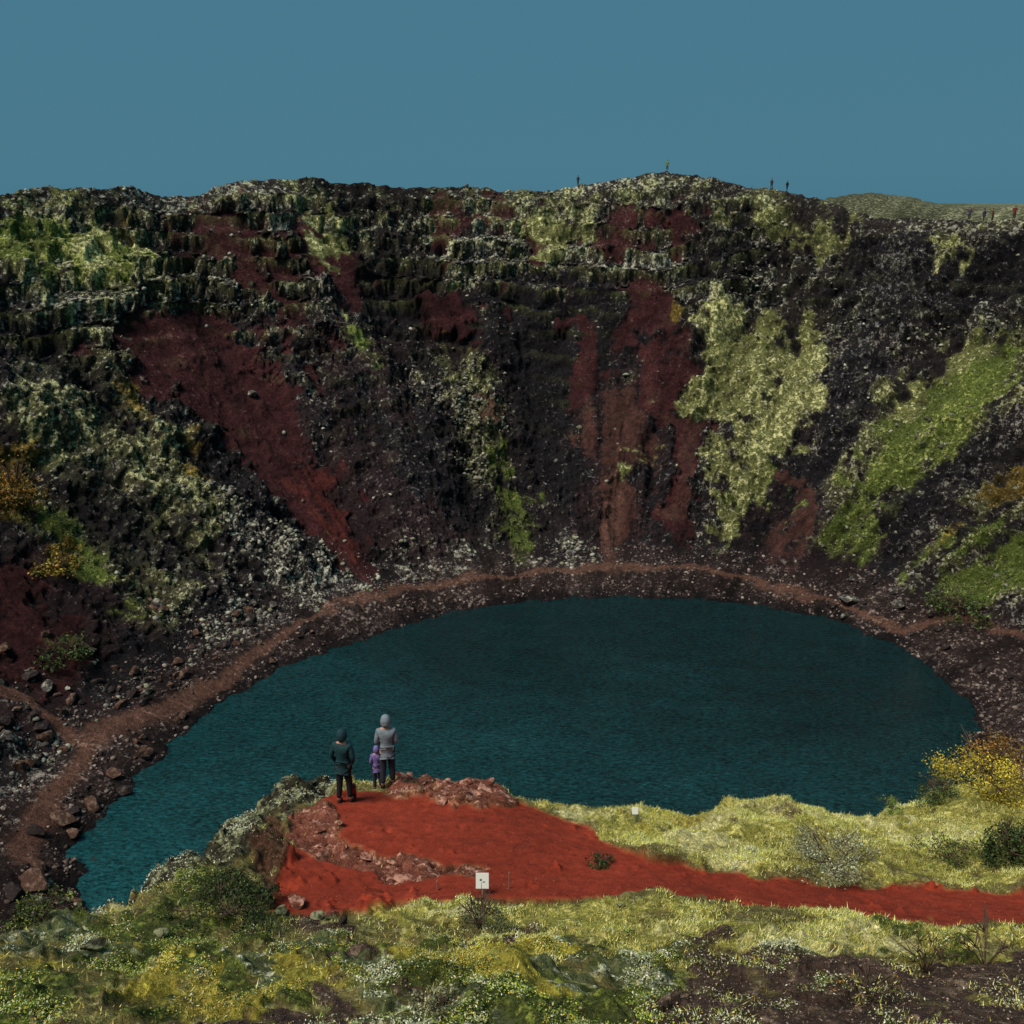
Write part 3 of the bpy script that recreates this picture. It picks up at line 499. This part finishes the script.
# ------------------------------------------------------------------ shrubs
def shrub(px,py,w,hh,cols_,label,nleaf=1500,leaf=.03,wall=False,twigs=14,dens=1,g=1.3):
    p=hit_wall(px,py) if wall else hit_near(px,py); d=np.linalg.norm(p-np.array([0,0,H])); R=w/F*d/2; Hh=hh/F*d
    r=empty('shrub',p); tag(r,label,'shrub')
    bm=bmesh.new(); tips=[]
    for k in range(twigs):
        a=random.uniform(0,6.28); q=R*random.uniform(.3,.95); tip=Vector((math.cos(a)*q,math.sin(a)*q,Hh*random.uniform(.6,1)*(1-.4*(q/R)**2))); mid=tip*.5+Vector((0,0,Hh*.1)); pts=[Vector((0,0,-.05)),mid,tip]
        for s in range(3):
            t2=mid.lerp(tip,random.random())+Vector((random.gauss(0,.2)*R,random.gauss(0,.2)*R,random.uniform(.05,.25)*Hh)); tips.append((mid.lerp(tip,.3),t2))
        tips.append((pts[0],mid)); tips.append((mid,tip))
    tw=max(.004,Hh*.012)
    for a_,b_ in tips:
        ax=(b_-a_); L_=ax.length
        if L_<1e-4: continue
        u=ax.orthogonal().normalized(); v=ax.cross(u).normalized(); ring=[]
        for c0,rd_ in ((a_,tw),(b_,tw*.5)):
            ring.append([bm.verts.new(c0+(u*math.cos(t)+v*math.sin(t))*rd_) for t in (0,2.09,4.19)])
        for k in range(3): bm.faces.new((ring[0][k],ring[0][(k+1)%3],ring[1][(k+1)%3],ring[1][k]))
    me=bpy.data.meshes.new('stems'); bm.to_mesh(me); bm.free(); link('stems',me,M_twig,r)
    if nleaf:
        nl=26; a_=rng.random(nl)*6.283; q_=rng.random(nl)**.6*R*1.0; cs=np.c_[np.cos(a_)*q_,np.sin(a_)*q_,Hh*(.12+.6*rng.random(nl))*(1-.55*(q_/R)**2)]; wl=rng.random(nl)+.2; k=rng.choice(nl,nleaf,p=wl/wl.sum()); P=cs[k]+rng.normal(size=(nleaf,3))*np.array([R*.13,R*.13,Hh*.12]); P[:,2]=np.abs(P[:,2])
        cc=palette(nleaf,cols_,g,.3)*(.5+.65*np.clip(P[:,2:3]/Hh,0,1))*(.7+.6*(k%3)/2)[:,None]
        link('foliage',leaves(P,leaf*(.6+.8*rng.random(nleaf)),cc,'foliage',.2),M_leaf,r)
    return r
M_twig=flat('twig_bark',(78,62,52),.9)
DG=[(54,68,36),(68,84,42),(44,56,32)]; OG=[(160,116,44),(136,98,40),(110,104,48)]; YG=[(184,164,58),(164,150,56),(140,134,54)]; PG=[(150,156,130),(124,130,100),(172,176,150)]
shrub(222,914,92,32,DG,'dark green shrub at the foot of the rocky knoll',4600,.026,g=1.0)
shrub(266,898,30,16,DG,'small dark green shrub left of the red path foot',1000,.028,g=1.0)
shrub(40,918,60,20,DG+[(120,124,50)],'green shrub at the far left edge of the near slope',1800,.026)
shrub(836,866,86,36,PG+[(120,122,80)],'pale silvery shrub in the right hand grass',4200,.026)
shrub(1012,860,50,44,DG,'dark green shrub at the right edge of the grass',2800,.04)
shrub(950,858,70,20,DG+[(110,130,50)],'low green shrub left of the dark shrub at the right edge',1500,.03)
shrub(1000,794,100,36,YG,'yellow green shrub at the right end of the grass edge',8000,.032,g=1.3)
shrub(996,772,80,50,OG,'orange brown shrub behind the yellow shrub at the right edge',4500,.036)
shrub(932,800,40,26,DG+[(90,120,76)],'dark green shrub on the grass edge before the yellow shrub',1600,.03)
shrub(888,806,26,10,[(100,120,50),(116,138,60)],'tiny bright green shrub on the grass edge above the lake',500,.025)
shrub(480,925,48,38,[(104,108,84),(80,84,60)],'grey twiggy shrub just below the white sign',900,.022,twigs=26)
shrub(436,1012,50,30,[(120,120,90),(150,150,110)],'grey green shrub at the bottom middle',900,.02)
shrub(600,862,26,14,DG,'small dark shrub on the right border of the red path',500,.03)
shrub(785,812,26,10,[(140,120,80),(160,150,110)],'dry brown tuft on the grass edge above the lake',400,.03)
for px,py,l in [(925,968,'bare twiggy bush standing in the dark soil at right'),(985,962,'bare twiggy bush near the right edge of the soil'),(868,1000,'bare twiggy bush low in the dark soil')]:
    shrub(px,py,60,48,OG,l,70,.02,twigs=12)
shrub(963,612,70,26,DG+[(84,104,44)],'green bush at the foot of the right crater slope',1500,.2,wall=True,g=1.4)
shrub(15,500,60,46,OG,'orange autumn bush high on the left crater slope',1500,.22,wall=True,g=1.1)
shrub(60,572,40,20,OG+YG,'smaller orange bush below the bush on the left slope',700,.2,wall=True,g=1.1)
shrub(62,655,50,22,DG,'dark green bush low on the left crater slope',900,.2,wall=True,g=1.3)
# ------------------------------------------------------------------ people
def skin(name,pts,edges,root=0,lev=1):
    me=bpy.data.meshes.new(name); me.from_pydata([p[:3] for p in pts],[],edges); o=bpy.data.objects.new(name+'_tmp',me); C.objects.link(o)
    md=o.modifiers.new('s','SKIN'); md.use_smooth_shade=True
    for i,p in enumerate(pts):
        sv=me.skin_vertices[0].data[i]; sv.radius=(p[3],p[4] if len(p)>4 else p[3]); sv.use_root=(i==root)
    sb=o.modifiers.new('u','SUBSURF'); sb.levels=lev; sb.render_levels=lev
    dg=bpy.context.evaluated_depsgraph_get(); dg.update(); r=bpy.data.meshes.new_from_object(o.evaluated_get(dg)); r.name=name
    for pl in r.polygons: pl.use_smooth=True
    bpy.data.objects.remove(o); bpy.data.meshes.remove(me); return r
M_skin=flat('skin',(190,140,115),.6,.1); M_hair=flat('hair',(52,38,30),.7,.3); M_eye=flat('eye',(30,28,28),.2,.1); M_boot=flat('boot_leather',(34,30,30),.7,.2)
def person(loc,h,jc,tc,hood,label,rz=0,arms='front',stride=.0,detail=True,hair=M_hair):
    k=h/1.75; r=empty('person',loc,rz); tag(r,label,'person'); r.scale=(k,k,k)
    E=[];Pb=[(0,0,.95,.15,.11),(0,0,1.15,.125,.095),(0,.0,1.36,.15,.1),(0,0,1.49,.055),(0,.012,1.56,.06),(0,.02,1.645,.078,.098),(0,.01,1.715,.062,.075)]
    E=[(0,1),(1,2),(2,3),(3,4),(4,5),(5,6)]
    arm={};leg={}
    for s in (-1,1):
        i=len(Pb)
        if arms=='front': el=(s*.22,-.03,1.14); wr=(s*.17,.17,1.02); pm=(s*.13,.22,1.03); fd=Vector((-s*.5,.8,.1)).normalized()
        elif arms=='hips': el=(s*.25,-.04,1.15); wr=(s*.2,.07,.97); pm=(s*.165,.11,.95); fd=Vector((-s*.5,.6,-.5)).normalized()
        else: el=(s*.245,-.03,1.15); wr=(s*.26,.04,.91); pm=(s*.26,.055,.85); fd=Vector((0,.15,-1)).normalized()
        Pb+=[(s*.165,0,1.42,.06),(el[0],el[1],el[2],.043),(wr[0],wr[1],wr[2],.028),(pm[0],pm[1],pm[2],.034,.02)]
        E+=[(2,i),(i,i+1),(i+1,i+2),(i+2,i+3)]; arm[s]=(el,wr)
        if detail:
            side=Vector((0,1,0)) if abs(fd.y)<.5 else Vector((0,0,1))
            for q in range(4):
                off=side*((q-1.5)*.021); L_=(.075,.085,.08,.062)[q]; b0=Vector(pm)+off+fd*.025; j=len(Pb)
                b1=b0+fd*L_*.55; b2=b1+(fd+Vector((-s*.5,0,0))).normalized()*L_*.45
                Pb+=[(*b0,.010),(*b1,.009),(*b2,.007)]; E+=[(i+3,j),(j,j+1),(j+1,j+2)]
            j=len(Pb); t0=Vector(wr).lerp(Vector(pm),.6)+side*.03; t1=t0+(fd+side*.9).normalized()*.05; Pb+=[(*t0,.012),(*t1,.009)]; E+=[(i+3,j),(j,j+1)]
        j=len(Pb); st=stride*s
        Pb+=[(s*.09,0,.9,.095),(s*.1,st*.5+.02,.5,.062),(s*.11,st-.02,.1,.042),(s*.12,st+.11,.045,.038,.03)]; E+=[(0,j),(j,j+1),(j+1,j+2),(j+2,j+3)]; leg[s]=st
    link('body',skin('body',Pb,E),M_skin,r)
    jm=flat('jacket_fabric',jc,.8,.45,9,.03); tm=flat('trouser_fabric',tc,.85,.4,9,.02)
    Pj=[(0,0,.84,.155,.135),(0,0,.92,.16,.135),(0,0,1.02,.158,.13),(0,-.005,1.15,.16,.128),(0,-.012,1.27,.172,.138),(0,-.01,1.37,.175,.13),(0,-.01,1.49,.08,.08)]; Ej=[(0,1),(1,2),(2,3),(3,4),(4,5),(5,6)]
    for s in (-1,1):
        i=len(Pj); el,wr=arm[s]; Pj+=[(s*.172,0,1.41,.076),(el[0],el[1],el[2],.058),(wr[0],wr[1],wr[2],.043)]; Ej+=[(5,i),(i,i+1),(i+1,i+2)]
    link('jacket',skin('jacket',Pj,Ej,1),jm,r)
    Pt=[(0,0,.93,.145,.12)];Et=[]
    for s in (-1,1):
        i=len(Pt); st=leg[s]; Pt+=[(s*.085,0,.84,.1),(s*.1,st*.5+.02,.5,.08),(s*.11,st-.015,.12,.063)]; Et+=[(0,i),(i,i+1),(i+1,i+2)]
    link('trousers',skin('trousers',Pt,Et),tm,r)
    for s in (-1,1):
        st=leg[s]; link('boot',skin('boot',[(s*.11,st-.05,.06,.055),(s*.115,st+.04,.05,.055,.045),(s*.125,st+.15,.035,.045,.035)],[(0,1),(1,2)]),M_boot,r)
    bm=bmesh.new(); bmesh.ops.create_uvsphere(bm,u_segments=20,v_segments=14,radius=1)
    fs=[f for f in bm.faces if f.calc_center_median().y>.55 and f.calc_center_median().z<.5]; bmesh.ops.delete(bm,geom=fs,context='FACES')
    for v in bm.verts:
        z=v.co.z; v.co.x*=.115 if hood else .1; v.co.y=v.co.y*(.13 if hood else .112)+.005; v.co.z=1.645+z*(.145 if hood else .12)
        if z>.6 and hood: v.co.y-=.02*(z-.6); v.co.z+=.012
        if z<-.4: v.co.x*=1.12 if hood else .8; v.co.y=v.co.y*1.1 if hood else v.co.y*.9
    me=bpy.data.meshes.new('hood'); bm.to_mesh(me); bm.free()
    for pl in me.polygons: pl.use_smooth=True
    o=link('hood' if hood else 'hair',me,jm if hood else hair,r); sd_=o.modifiers.new('thick','SOLIDIFY'); sd_.thickness=.012
    if detail:
        for s in (-1,1):
            bm=bmesh.new(); bmesh.ops.create_uvsphere(bm,u_segments=8,v_segments=6,radius=.013,matrix=Matrix.Translation((s*.033,.108,1.65))); me=bpy.data.meshes.new('eye'); bm.to_mesh(me); bm.free(); link('eye',me,M_eye,r)
        link('nose',skin('nose',[(0,.108,1.655,.008),(0,.128,1.622,.014)],[(0,1)]),M_skin,r)
        bm=bmesh.new(); bmesh.ops.create_cube(bm,size=1,matrix=Matrix.Translation((0,.106,1.59))@Matrix.Diagonal((.045,.016,.01,1))); bmesh.ops.bevel(bm,geom=bm.edges[:],offset=.003,segments=2); me=bpy.data.meshes.new('mouth'); bm.to_mesh(me); bm.free(); link('mouth',me,flat('lips',(150,90,84),.5,.1),r)
    return r
def groundat(x,y):
    d=np.hypot(NVt[:,0]-x,NVt[:,1]-y); return NVt[np.argmin(d)]
pA=hit_near(387,784); pB=hit_near(346,800)
A=person(pA,1.94,(118,130,140),(44,46,58),True,'person in a pale grey hooded jacket looking over the lake',.12,'front',.06)
B=person(pB,1.9,(22,56,62),(28,28,34),True,'person in a dark teal hooded jacket standing at the knoll edge',-.25,'hips',.05)
pC=groundat(pA[0]-.29,pA[1]+.14)
K_=person(pC,1.2,(116,102,160),(44,42,58),True,'child in a lilac hooded coat beside the adult in pale jacket',.2,'front',.02)
def box_bm(bm,cx,cy,cz,sx,sy,sz,bev=0):
    r_=bmesh.ops.create_cube(bm,size=1,matrix=Matrix.Translation((cx,cy,cz))@Matrix.Diagonal((sx,sy,sz,1)))
    if bev:
        es=list({e for v in r_['verts'] for e in v.link_edges}); bmesh.ops.bevel(bm,geom=es,offset=bev,segments=2,affect='EDGES')
def bmobj(name,fn,mat,parent=None):
    bm=bmesh.new(); fn(bm); me=bpy.data.meshes.new(name); bm.to_mesh(me); bm.free(); return link(name,me,mat,parent)
pG=groundat(pB[0]+.14,pB[1]+.2)
bag=empty('bag',(pG[0],pG[1],pG[2]),.3); tag(bag,'small red bag standing by the legs of the teal jacket wearer','bag')
bmobj('bag_body',lambda bm:box_bm(bm,0,0,.19,.2,.15,.38,.05),flat('red_nylon',(176,44,40),.6),bag)
bmobj('top_flap',lambda bm:box_bm(bm,0,-.01,.39,.18,.16,.06,.025),flat('dark_red_nylon',(110,30,34),.6),bag)
bmobj('front_pocket',lambda bm:box_bm(bm,0,-.09,.14,.14,.05,.16,.02),flat('dark_nylon',(60,26,34),.6),bag)
bmobj('strap',lambda bm:(box_bm(bm,-.05,.09,.22,.03,.03,.32,.008)),flat('strap_nylon',(30,30,36),.6),bag)
RW=[(666,172,1.8,(120,140,60),(60,60,50),'walker in an olive jacket on the highest point of the far rim'),(577,186,1.7,(50,50,60),(34,34,40),'walker in dark clothes on the far rim left of the peak'),(770,193,1.7,(60,60,70),(40,40,48),'left walker of the pair on the rim right of the peak'),(788,196,1.7,(44,44,50),(34,34,40),'right walker of the pair on the rim right of the peak'),
 (969,219,2.0,(84,70,104),(40,40,50),'walker in a purple jacket on the right rim'),(984,220,2.0,(60,72,110),(40,40,50),'walker in a blue jacket on the right rim'),(992,220,2.0,(120,54,46),(44,40,40),'walker in a red jacket beside the blue jacket on the right rim'),(1015,221,2.1,(116,44,46),(40,40,48),'walker in a red jacket at the far right end of the rim')]
for px,py,h,jc,tc,l in RW:
    c=np.where((np.abs(WU-px)<1.5)&(WD>60)&(WS>.97)&(WW_>150)&(WW_<260)&(Winner>0))[0]
    j=c[np.argmin(WW_[c])] ; p=WV[j]
    person(p,h*1.08,jc,tc,False,l,random.uniform(0,6),'down',.12,detail=False)
# ------------------------------------------------------------------ signs and stakes
M_white=flat('white_sign_paint',(236,238,234),.5,.05); M_post=flat('weathered_post',(120,112,100),.8,.2,30); M_mark=flat('sign_print',(110,116,118),.6,.1)
def sign(px,py,w,h,ph,label,tilt=0,marks=False,rz=0):
    p=hit_near(px,py); r=empty('sign',p,rz); r.rotation_euler=(-.25,tilt,rz); tag(r,label,'sign')
    bmobj('post',lambda bm:box_bm(bm,0,.025,ph/2-.1,.035,.03,ph+.2,.005),M_post,r)
    bmobj('sign_panel',lambda bm:box_bm(bm,0,0,ph,w,.012,h,.003),M_white,r)
    if marks:
        bmobj('pictogram',lambda bm:(box_bm(bm,-.03,-.008,ph+.02,.04,.004,.04,.001),box_bm(bm,.03,-.008,ph-.02,.05,.004,.02,.001)),M_mark,r)
sign(484,893,.25,.31,.28,'white square sign on a short post beside the red path',.0,True)
sign(635,820,.15,.18,.3,'small white sign on the grass edge above the lake',.0)
for px,py,hh,l in [(511,886,.36,'thin pale stake right of the white sign'),(437,887,.2,'short pale stake left of the white sign')]:
    p=hit_near(px,py); o=bmobj('stake',lambda bm:(bmesh.ops.create_cone(bm,cap_ends=True,segments=8,radius1=.018,radius2=.013,depth=hh+.1,matrix=Matrix.Translation((0,0,hh/2-.05))),bmesh.ops.create_cone(bm,cap_ends=True,segments=8,radius1=.02,radius2=.004,depth=.03,matrix=Matrix.Translation((0,0,hh+.015)))),M_post); o.location=p; tag(o,l,'stake')
# ------------------------------------------------------------------ light
w=bpy.data.worlds.new('World'); bpy.context.scene.world=w; w.use_nodes=True; nt=w.node_tree; bg=nt.nodes['Background']
sky=N(nt,'ShaderNodeTexSky',sky_type='NISHITA'); sky.sun_disc=False; EL=math.radians(58); AZ=math.radians(232)
sky.sun_elevation=EL; sky.sun_rotation=AZ
sc=N(nt,'ShaderNodeVectorMath',operation='SCALE'); nt.links.new(sky.outputs[0],sc.inputs[0]); sc.inputs['Scale'].default_value=.06
skc=mixc(nt,.96,sc.outputs[0],tuple(map(float,s2l((70,120,141))))); nt.links.new(skc,bg.inputs[0]); bg.inputs[1].default_value=1
sun=bpy.data.objects.new('sun',bpy.data.lights.new('sun','SUN')); C.objects.link(sun); sun.data.energy=3.8; sun.data.angle=math.radians(26); sun.data.color=(1,.89,.77)
dv=Vector((math.sin(AZ)*math.cos(EL),math.cos(AZ)*math.cos(EL),math.sin(EL))); sun.rotation_euler=dv.to_track_quat('Z','Y').to_euler()
sc_=bpy.context.scene; sc_.view_settings.view_transform='Standard'; sc_.view_settings.look='None'; sc_.view_settings.exposure=0
